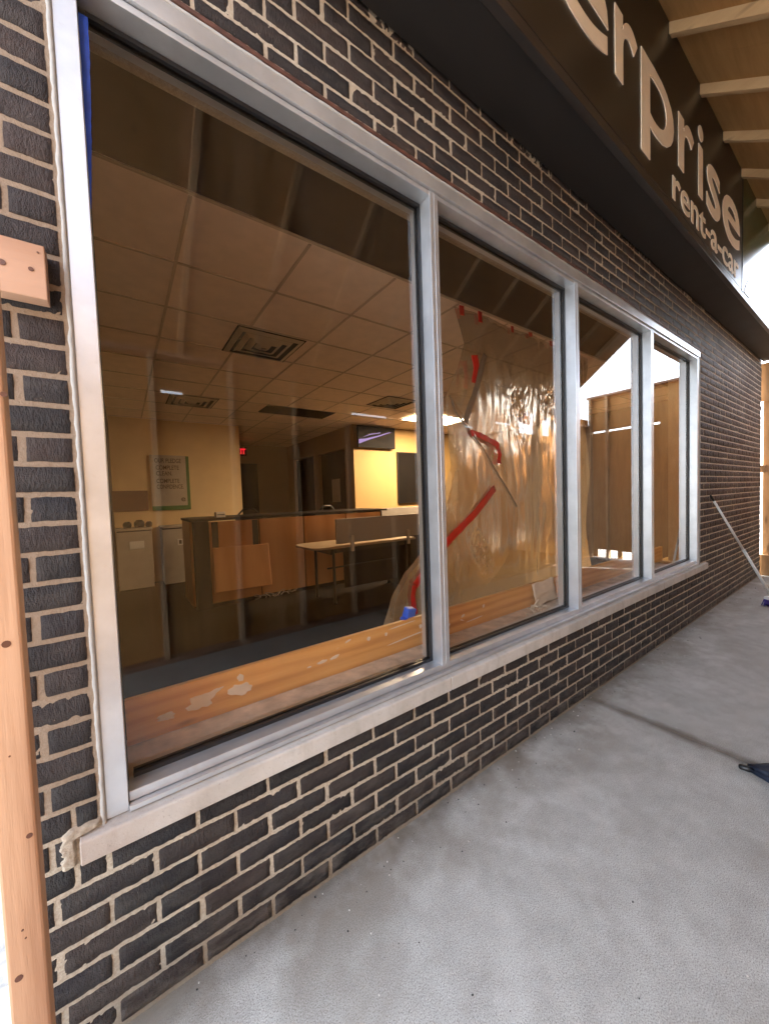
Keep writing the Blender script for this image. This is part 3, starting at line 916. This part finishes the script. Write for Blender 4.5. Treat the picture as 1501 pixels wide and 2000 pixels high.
# ------------------------------------------------------------------ plastic sheet and tape
sheet = thing('plastic_sheet', 'torn clear plastic sheet hung from the ceiling behind the second pane', 'plastic sheet')
LB = [(2.775, 1.00), (2.50, 1.10), (2.30, 1.02), (2.04, .87), (1.55, .92), (1.1, .74), (.92, .60), (.80, .43), (.66, .31), (.47, .235)]
def left_x(z):
    for (za, xa), (zb, xb) in zip(LB, LB[1:]):
        if za >= z >= zb: return xa + (xb - xa) * (za - z) / (za - zb)
    return LB[-1][1]
def crinkle(x, z):
    k = .8 * math.exp(-(((x - 1.78) / .14) ** 2 + ((z - 2.02) / .30) ** 2)) + 1.1 * math.exp(-(((x - 2.35) / .22) ** 2 + ((z - 2.24) / .15) ** 2)) + .8 * math.exp(-(((x - 2.85) / .10) ** 2 + ((z - 2.2) / .25) ** 2)) \
        + 1.5 * math.exp(-(((x - 1.18 - (.86 - z) * .5) / .10) ** 4 + ((z - .86) / .19) ** 4)) + .7 * math.exp(-(((x - 1.45) / .06) ** 2 + ((z - 1.6) / .2) ** 2))
    return min(k, 1.5)
def sheet_y(x, z, off=0):
    y = .83 + off
    y += .010 * math.sin(x * 9 + 1.2 * math.sin(z * 1.7)) + .018 * noise.noise((x * 2.1, z * .7, off * 10 + 2))
    k = crinkle(x, z)
    d = noise.noise((x * 24, z * 10, 1)) ; e = noise.noise((x * 52, z * 34, 7))
    return y + .008 * noise.noise((x * 12, z * 4, 5)) + k * (.013 * (1 - 2 * abs(d)) + .007 * (1 - 2 * abs(e)))
def grid_sheet(name, xa, xb, z0, z1, nx, nz, off, mat, parent):
    V = []; F = []
    for j in range(nz + 1):
        z = z1 + (z0 - z1) * j / nz
        l = xa(z); r = xb(z)
        for i in range(nx + 1):
            # crowd the columns towards the torn edge
            u = i / nx; x = l + (r - l) * u
            V.append((x, sheet_y(x, z, off), z))
    for j in range(nz):
        for i in range(nx):
            a = j * (nx + 1) + i; F.append((a, a + 1, a + nx + 2, a + nx + 1))
    me = bpy.data.meshes.new(name); me.from_pydata(V, [], F); me.materials.append(mat)
    for p in me.polygons: p.use_smooth = True
    o = bpy.data.objects.new(name, me); link(o, parent); return o
grid_sheet('sheet_film', left_x, lambda z: 3.05 + .05 * math.sin(z * 5), .47, 2.765, 230, 170, 0, M['sheet'], sheet)
# torn flap folded over in front
FR = [(2.06, .89), (1.75, 1.16), (1.40, 1.50), (1.22, 1.66), (1.10, 1.68), (.90, 1.64), (.76, 1.52), (.66, 1.39), (.50, 1.0)]
def right_x(z):
    for (za, xa), (zb, xb) in zip(FR, FR[1:]):
        if za >= z >= zb: return xa + (xb - xa) * (za - z) / (za - zb)
    return FR[0][1] if z > FR[0][0] else FR[-1][1]
grid_sheet('folded_flap', lambda z: left_x(z) + .004, right_x, .50, 2.05, 90, 120, -.05, M['sheet'], sheet)
def ribbon(name, pts, w, mat, parent, off=-.062, thick=.002):
    # dense strip following the sheet
    P = []
    for (x0, z0), (x1, z1) in zip(pts, pts[1:]):
        for k in range(10): P.append((x0 + (x1 - x0) * k / 10, z0 + (z1 - z0) * k / 10))
    P.append(pts[-1])
    V = []; F = []
    for i, (x, z) in enumerate(P):
        a = P[max(0, i - 1)]; b = P[min(len(P) - 1, i + 1)]
        d = Vector((b[0] - a[0], b[1] - a[1])).normalized(); nrm = Vector((-d.y, d.x))
        for j in range(5):
            s = (j / 4 - .5) * w * (1 + .25 * noise.noise((i * .21, j, 3)))
            px, pz = x + nrm.x * s, z + nrm.y * s
            V.append((px, sheet_y(px, pz, off) + .004 * noise.noise((px * 40, pz * 40, 2)), pz))
    for i in range(len(P) - 1):
        for j in range(4):
            a = i * 5 + j; F.append((a, a + 1, a + 6, a + 5))
    me = bpy.data.meshes.new(name); me.from_pydata(V, [], F); me.materials.append(mat)
    for p in me.polygons: p.use_smooth = True
    o = bpy.data.objects.new(name, me); link(o, parent)
    md = o.modifiers.new('solid', 'SOLIDIFY'); md.thickness = thick
    return o
ribbon('red_tape', [(1.07, 1.82), (1.09, 1.775)], .03, M['redtape'], sheet)
ribbon('red_tape', [(1.06, 1.815), (1.20, 1.795), (1.33, 1.765), (1.45, 1.74), (1.485, 1.66), (1.478, 1.58)], .045, M['redtape'], sheet, -.03)
ribbon('red_tape', [(1.36, 1.375), (.82, 1.005), (.47, .72)], .058, M['redtape'], sheet)
ribbon('red_tape', [(.47, .72), (.445, .65), (.455, .58), (.47, .52)], .04, M['redtape'], sheet)
ribbon('red_tape', [(1.14, 2.40), (1.16, 2.30), (1.13, 2.18)], .07, M['redtape'], sheet)
ribbon('grey_strip', [(1.245, 2.42), (1.14, 2.16), (1.0, 1.87)], .05, M['greytape'], sheet, -.075)
ribbon('wire_edge', [(.86, 2.06), (.93, 1.93), (1.16, 1.72), (1.49, 1.42), (1.66, 1.21)], .014, M['greytape'], sheet, -.058)
for x, z0, w in ((1.060, 2.70, .045), (1.255, 2.69, .05), (1.70, 2.72, .035), (1.95, 2.735, .05), (2.30, 2.725, .05), (2.66, 2.74, .045)):
    ribbon('red_tape', [(x, 2.772), (x + .004, z0)], w, M['redtape'], sheet, -.02)
# blue tape scrap
m = MB(); m.box(-.03, .03, -.02, .02, -.028, .028); m.box(-.05, .0, -.03, .01, -.04, -.02)
o = m.build('blue_tape_scrap', M['brightblue'], None, bevel=.008); o.location = (.055, .325, .728); o.rotation_euler = (.2, .2, .1)
tag(o, 'crumpled scrap of blue tape on top of the pine board', 'tape')
m = MB()  # blue strip added in place of a blue reflection at the jamb
V = []
for i in range(40):
    z = 2.555 - .47 * i / 39
    V.append((XL + .0462, .0620, z)); V.append((XL + .046 + .019 * (1 - (i / 41) ** 1.6) + .002 * noise.noise((i * .5, 3, 0)), .0624, z))
m.add(V, [(2 * i, 2 * i + 1, 2 * i + 3, 2 * i + 2) for i in range(39)])
o = m.build('blue_reflection_strip', M['brightblue']); md = o.modifiers.new('solid', 'SOLIDIFY'); md.thickness = .001
tag(o, 'bright blue strip at the top of the leftmost window jamb, standing in for a reflection', 'tape')
# paper and debris on the sill
m = MB()
nx, nz = 14, 14; V = []; F = []
for j in range(nz + 1):
    for i in range(nx + 1):
        u, v = i / nx, j / nz
        V.append((1.09 + .26 * u, .284 - .03 * (1 - v) + .008 * noise.noise((u * 5, v * 5, 1)), .562 + .145 * v + .012 * u + .006 * noise.noise((u * 3, v * 3, 9))))
for j in range(nz):
    for i in range(nx):
        a = j * (nx + 1) + i; F.append((a, a + 1, a + nx + 2, a + nx + 1))
m.add(V, F)
o = m.build('paper_scrap', M['paper'], smooth=True); md = o.modifiers.new('solid', 'SOLIDIFY'); md.thickness = .002
tag(o, 'creased white paper leaning against the pine board on the inside sill', 'paper')
m = MB()
rnd = random.Random(11)
for i in range(60):
    x = 1.17 + rnd.gauss(0, .12); y = rnd.uniform(.15, .28); s = rnd.uniform(.003, .012)
    if not .05 < x < 1.14 + .03: x = min(max(x, .9), 1.14)
    R_ = Matrix.Translation((x, y, .558 + s * .5)) @ Matrix.Rotation(rnd.uniform(0, 3), 4, 'Z') @ Matrix.Rotation(rnd.uniform(-.4, .4), 4, 'X')
    m.box(-s, s, -s * .7, s * .7, -s * .5, s * .5, mat=R_)
R_ = Matrix.Translation((1.10, .255, .585)) @ Matrix.Rotation(.5, 4, 'Y') @ Matrix.Rotation(.4, 4, 'X')
m.box(-.012, .012, -.006, .006, -.035, .03, mat=R_)
tag(m.build('plaster_debris', M['paper'], bevel=.001, bseg=1), 'broken plaster crumbs on the inside sill below the paper', 'debris', kind='stuff')

# ------------------------------------------------------------------ sign
SY = -.28
sign = thing('store_sign', 'long black sign cabinet with cream lettering above the window', 'sign')
bx('soffit', M['soffit'], sign, -2.4, 6.43, SY + .03, -.012, 3.078, 3.10)
m = MB(); m.box(-2.4, 6.43, SY - .006, SY + .028, 3.070, 3.105); m.box(-2.4, 6.43, SY, SY + .028, 3.108, 3.136)
m.build('fascia_trim', M['fascia'], sign, bevel=.003)
bx('sign_face', M['acrylic'], sign, -2.4, 3.650, SY, SY + .02, 3.139, 4.42, .003)
bx('logo_panel', M['green'], sign, 3.658, 6.43, SY, SY + .02, 3.139, 4.42, .003)
bx('cabinet_body', M['soffit'], sign, -2.4, 6.43, SY + .021, .24, 3.139, 4.40)
m = MB(); m.box(3.6505, 3.6575, SY - .003, SY + .018, 3.10, 4.42); m.build('panel_seam', M['blackplastic'], sign)
m = MB(); zl, zh = 3.42, 3.765
YL = SY - .0005
for ch, x0, x1, a, b in (('e', -1.02, -.46, zl - .012, zh + .012), ('n', -.38, .04, zl, zh + .01), ('t', .09, .32, zl - .008, zh + .13),
                          ('e', .36, .925, zl - .012, zh + .012), ('r', 1.00, 1.275, zl, zh), ('p', 1.325, 1.835, zl - .20, zh),
                          ('r', 1.925, 2.235, zl, zh), ('i', 2.335, 2.445, zl, zh + .15), ('s', 2.54, 2.90, zl - .012, zh + .012), ('e', 2.97, 3.535, zl - .012, zh + .012)):
    put(m, ch, x0, x1, a, b, YL, .004, {'e': .010, 's': .010, 'p': .006}.get(ch, .016))
m.build('lettering', M['letter'], sign)
m = MB(); put(m, 'rent-a-car', 1.82, 3.50, 3.168, 3.345, YL, .003, .012)
m.build('lettering', M['letter'], sign)
m = MB()
outer = [(3.72, 3.142), (3.741, 3.17), (3.80, 3.235), (3.86, 3.287), (3.98, 3.37), (4.139, 3.458), (4.30, 3.545), (4.446, 3.615), (4.62, 3.695), (4.812, 3.763), (5.05, 3.815), (5.30, 3.835)]
inner = [(3.92, 3.142), (3.949, 3.17), (4.00, 3.222), (4.06, 3.262), (4.123, 3.303), (4.24, 3.372), (4.378, 3.447), (4.50, 3.51), (4.65, 3.58), (4.818, 3.644), (5.05, 3.70), (5.30, 3.72)]
n = len(outer)
v = [(x, SY - .004, z) for x, z in outer] + [(x, SY - .004, z) for x, z in inner] + [(x, SY - .0005, z) for x, z in outer] + [(x, SY - .0005, z) for x, z in inner]
f = []
for i in range(n - 1):
    f += [(i, i + 1, n + i + 1, n + i), (2 * n + i, 3 * n + i, 3 * n + i + 1, 2 * n + i + 1), (i, 2 * n + i, 2 * n + i + 1, i + 1), (n + i, n + i + 1, 3 * n + i + 1, 3 * n + i)]
m.add(v, f); m.build('logo_ring', M['logo'], sign)

# ------------------------------------------------------------------ timber canopy: roof, hoarding, end wall, posts
roof = thing('canopy_roof', 'sloping timber roof of the covered walkway with exposed rafters', 'canopy roof'); roof['kind'] = 'thing'
SL = .745; ZR = 4.13                      # rafter underside at the sign plane
def zr(y): return ZR - SL * (abs(y) - .28)
ang = math.atan(SL)
x = 1.79 - .61 * 4
RX = []
while x < 5.2:
    RX.append(x); x += .61
for x in RX:
    m = MB()
    h = .058 / math.cos(ang)
    ya, yb = SY + .003, -2.31
    m.prism_x([(ya, zr(ya)), (ya, zr(ya) + h), (yb, zr(yb) + h), (yb, zr(yb))], x - .022, x + .022)
    m.build('rafter', M['rafter'], roof, bevel=.002, bseg=1)
m = MB(); h = .058 / math.cos(ang) + .001
xs = [-1.28, .56, 2.09, 3.92, 5.25]
for a, b in zip(xs, xs[1:]):
    m.prism_x([(SY + .003, zr(SY) + h), (SY + .003, zr(SY) + h + .016), (-2.298, zr(-2.298) + h + .016), (-2.298, zr(-2.298) + h)], a + .001, b - .001)
m.build('sheathing', M['deck'], roof)
m = MB(); m.prism_x([(SY + .003, zr(SY) + h + .017), (SY + .003, zr(SY) + h + .022), (-2.33, zr(-2.33) + h + .022), (-2.33, zr(-2.33) + h + .017)], -1.29, 5.27)
m.build('roofing_felt', M['asphalt'], roof)

hb = thing('plywood_wall', 'long plywood wall with studs across the walkway from the window', 'plywood wall'); hb['kind'] = 'thing'
HY = -2.30
holes = [(-.81, -.65, 2.265, 2.292), (1.03, 1.53, 2.272, 2.30), (2.86, 3.09, 2.285, 2.31), (3.6, 4.0, 2.40, 2.43), (4.20, 4.63, 2.30, 2.655), (4.88, 5.10, 2.30, 2.63)]
m = MB()
for a, b, c, d in cells(-3.0, 6.52, .0, 2.715, holes): m.box(a, b, HY - .014, HY, c, d)
m.build('plywood_panel', M['ply'], hb)
xs = [-.88 + .61 * i for i in range(-3, 13)]
for x in xs:
    bx('stud', M['stud'], hb, x - .019, x + .019, HY + .0005, HY + .089, .04, 2.55, .002)
m = MB(); m.box(-3.0, 6.42, HY + .0005, HY + .089, 0, .038); m.build('bottom_plate', M['pine_x'], hb)
m = MB()
for a, b in ((-3.0, 4.19), (4.64, 4.87), (5.11, 6.42)): m.box(a, b, HY + .001, HY + .088, 2.552, 2.588)
m.build('top_plate', M['pine_x'], hb)
m = MB(); m.box(-.10, .26, -.003, .003, -.10, .10, mat=Matrix.Rotation(.15, 4, 'Y'))
o = m.build('blue_plastic_patch', M['brightblue'], None); o.location = (4.24, HY + .006, 2.58)
tag(o, 'blue plastic patch over an opening at the top of the plywood wall', 'patch')

ew = thing('plywood_wall', 'plywood end wall closing the walkway past the window', 'plywood wall'); ew['kind'] = 'thing'
EX = 6.52
m = MB()
for a, b, c, d in cells(-2.286, -.13, 0, 3.11, [(-2.2, -1.10, 2.435, 2.47), (-2.14, -1.94, .0, .15), (-1.91, -1.78, 0, .15), (-1.70, -1.52, .0, .14)]): m.box(EX, EX + .014, a, b, c, d)
m.build('plywood_panel', M['ply'], ew)
for y in (-2.23, -1.93, -1.32, -.71):
    bx('stud', M['stud'], ew, EX - .089, EX - .0005, y - .019, y + .019, .0, 3.10, .002)
m = MB(); m.box(EX - .089, EX - .0008, -2.28, -.13, 3.101, 3.139); m.build('top_plate', M['pine_x'], ew)

t = thing('timber_post', 'timber post at the far end of the brick wall', 'post')
bx('post', M['oldpine'], t, 6.46, 6.55, -.125, -.012, 0, 3.06, .003)
bx('block', M['oldpine'], t, 6.42, 6.459, -.10, .035, 0, .30, .002)
bx('block', M['oldpine'], t, 6.405, 6.459, -.05, .03, 1.50, 1.60, .002)
bx('block', M['oldpine'], t, 6.44, 6.459, -.10, .04, 2.52, 3.06, .002)

t = thing('timber_post', 'pale pine post beside the leftmost brick edge', 'post')
bx('post', M['pine_z'], t, -1.308, -1.262, -.335, -.300, .0, 3.40, .004)
bx('foot_strip', M['pine_z'], t, -1.2605, -1.250, -.332, -.303, 0, .36, .002)
for x, z, r in ((-1.2800, 1.125, .0055), (-1.271, .812, .004), (-1.295, .591, .005), (-1.287, .665, .0016), (-1.284, .650, .0014), (-1.286, .949, .0014), (-1.262, 1.509, .004)):
    m = MB(); m.tube([(x, -.3356, z), (x, -.333, z)], r, 14); m.build('knot', M['brownpanel'], t)
t = thing('blocking', 'short pine block with knots fixed to the bricks beside the window', 'wood block')
bx('block', M['pine_x'], t, -1.345, -1.232, -.045, -.006, 1.787, 1.902, .002)
for x, z, r in ((-1.300, 1.846, .006), (-1.256, 1.846, .0045), (-1.243, 1.885, .002)):
    m = MB(); m.tube([(x, -.0465, z), (x, -.044, z)], r, 14)
    m.build('knot', M['brownpanel'], t)

# ------------------------------------------------------------------ cleaning pole and umbrella
t = thing('cleaning_pole', 'white telescopic cleaning pole leaning on the brick wall with a purple head', 'cleaning pole')
A = Vector((3.84, -.018, 1.235)); Bv = Vector((4.54, -.385, .085))
d = (Bv - A)
m = MB(); m.tube([A + d * .05, A + d * .52], .0105, 14); m.build('pole_tube', M['polewhite'], t, smooth=True)
m = MB(); m.tube([A + d * .515, A + d * .53], .0145, 14); m.build('collar', M['polewhite'], t, smooth=True)
m = MB(); m.tube([A + d * .525, A + d * .985], .013, 14); m.build('pole_tube', M['polewhite'], t, smooth=True)
m = MB(); m.tube([A - d * .0, A + d * .015, A + d * .052], [.006, .012, .012], 12); m.build('grip_tip', M['blackplastic'], t, smooth=True)
m = MB(); m.tube([A + d * .96, A + d * 1.0], [.017, .024], 12); m.build('ferrule', M['polewhite'], t, smooth=True)
m = MB()
m.box(-.10, .16, -.03, .03, .05, .085)
o = m.build('head_block', M['polewhite'], t, bevel=.01); o.location = (4.60, -.385, 0.02); o.rotation_euler = (0, 0, -.5)
m = MB()
rnd = random.Random(5)
for i in range(160):
    u, v = rnd.uniform(-.10, .16), rnd.uniform(-.03, .03)
    m.tube([(u, v, .055), (u * 1.12 + rnd.uniform(-.008, .008), v * 1.6, -.018)], .004, 5, r2=.0025)
o = m.build('bristles', M['purple'], t); o.location = (4.60, -.385, 0.02); o.rotation_euler = (0, 0, -.5)

t = thing('folded_umbrella', 'folded navy umbrella with a black handle lying on the concrete', 'umbrella', None, (1.165, -.735, 0))
m = MB()
ax = Vector((.06, -.20, 0)).normalized(); sd = Vector((-ax.y, ax.x, 0))
m.tube([Vector((0, 0, .013)) - ax * .012, Vector((0, 0, .013)) - ax * .008, Vector((0, 0, .013)) + ax * .02, Vector((0, 0, .014)) + ax * .045], [.006, .011, .0125, .010], 14)
m.build('handle', M['blackplastic'], t, smooth=True)
V = []; F = []; nseg = 26; nl = 16
for j in range(nl + 1):
    u = j / nl
    for k in range(nseg):
        a = 2 * PI * k / nseg
        wv = 1 + .16 * math.sin(a * 7 + u * 3) + .08 * noise.noise((math.cos(a) * 2, math.sin(a) * 2, u * 5))
        hw = (.022 + .105 * math.sin(min(1, u * 2.2) * PI / 2) * (1 - max(0, (u - .35) / .65) ** 1.4 * .97)) * wv * (1 - .75 * u ** 6)
        hh = (.014 + .020 * math.sin(min(1, u * 2.5) * PI / 2)) * wv
        p = ax * (.035 + .46 * u + (.018 * math.sin(a * 8) if j == 0 else 0)) + sd * (hw * math.cos(a) - .03 * u) + Vector((0, 0, max(.002, .022 + hh * math.sin(a))))
        V.append(p)
for j in range(nl):
    for k in range(nseg):
        F.append((j * nseg + k, j * nseg + (k + 1) % nseg, (j + 1) * nseg + (k + 1) % nseg, (j + 1) * nseg + k))
F.append(tuple(range(nseg))); F.append(tuple(nl * nseg + k for k in range(nseg)))
m = MB(); m.add(V, F); m.build('canopy', M['navy'], t, smooth=True)

# grit and crumbs on the sidewalk
m = MB(); rnd = random.Random(21)
for i in range(420):
    x = rnd.uniform(-1.2, 5.5); y = -abs(rnd.gauss(0, .10)) - .012 if rnd.random() < .6 else rnd.uniform(-2.0, -.05)
    s = rnd.uniform(.0008, .0024) * (1 if rnd.random() < .95 else 1.8)
    R_ = Matrix.Translation((x, y, s * .4)) @ Matrix.Rotation(rnd.uniform(0, 3), 4, 'Z') @ Matrix.Rotation(rnd.uniform(-.5, .5), 4, 'X')
    m.box(-s, s, -s * .75, s * .75, -s * .5, s * .6, mi=0 if rnd.random() < .45 else 1, mat=R_)
tag(m.build('grit', [M['paper'], M['blackplastic']]), 'scattered grit and mortar crumbs on the sidewalk along the wall', 'grit', kind='stuff')

# ------------------------------------------------------------------ light
w = bpy.data.worlds.new('World'); sc.world = w; w.use_nodes = True
nt = w.node_tree
sky = nt.nodes.new('ShaderNodeTexSky'); sky.sky_type = 'NISHITA'; sky.sun_disc = False
SUN = Vector((.45, .72, .80)).normalized()
sky.sun_elevation = math.asin(SUN.z); sky.sun_rotation = math.atan2(SUN.x, SUN.y)
sky.air_density = 1.0; sky.dust_density = 2.5; sky.ozone_density = 1.0
bg = nt.nodes['Background']; bg.inputs[1].default_value = .15
hs = nt.nodes.new('ShaderNodeHueSaturation'); hs.inputs['Saturation'].default_value = .46
nt.links.new(sky.outputs[0], hs.inputs['Color']); nt.links.new(hs.outputs[0], bg.inputs[0])
sl = bpy.data.lights.new('sun', 'SUN'); sl.energy = 2.5; sl.angle = math.radians(.5); sl.color = (1, .95, .87)
so = bpy.data.objects.new('sun', sl); link(so)
so.rotation_euler = (-SUN).to_track_quat('-Z', 'Y').to_euler(); so.location = SUN * 30

# ------------------------------------------------------------------ camera
cam = bpy.data.cameras.new('camera'); co = bpy.data.objects.new('camera', cam); link(co)
cam.sensor_fit = 'HORIZONTAL'; cam.sensor_width = 36; cam.lens = 713.93 / 1501 * 36
cam.clip_start = .02; cam.clip_end = 1000
a, b, g = -0.6218, -0.0420, 0.0337
Rm = Matrix.Rotation(a, 3, 'Z') @ Matrix.Rotation(b, 3, 'X') @ Matrix.Rotation(g, 3, 'Y')
X, Y, Z = Rm.col[0], Rm.col[1], Rm.col[2]
mw = Matrix(((X.x, Z.x, -Y.x, -1.1243), (X.y, Z.y, -Y.y, -1.1310), (X.z, Z.z, -Y.z, 1.3330), (0, 0, 0, 1)))
co.matrix_world = mw
sc.camera = co

sc.render.engine = 'CYCLES'
sc.cycles.max_bounces = 10; sc.cycles.diffuse_bounces = 6; sc.cycles.glossy_bounces = 5
sc.cycles.transmission_bounces = 6; sc.cycles.transparent_max_bounces = 16
sc.cycles.sample_clamp_indirect = 6
sc.cycles.caustics_reflective = False; sc.cycles.caustics_refractive = False
sc.cycles.use_denoising = True
vs = sc.view_settings
vs.view_transform = 'Standard'; vs.look = 'None'; vs.gamma = 1; vs.use_curve_mapping = False
vs.exposure = 3.85
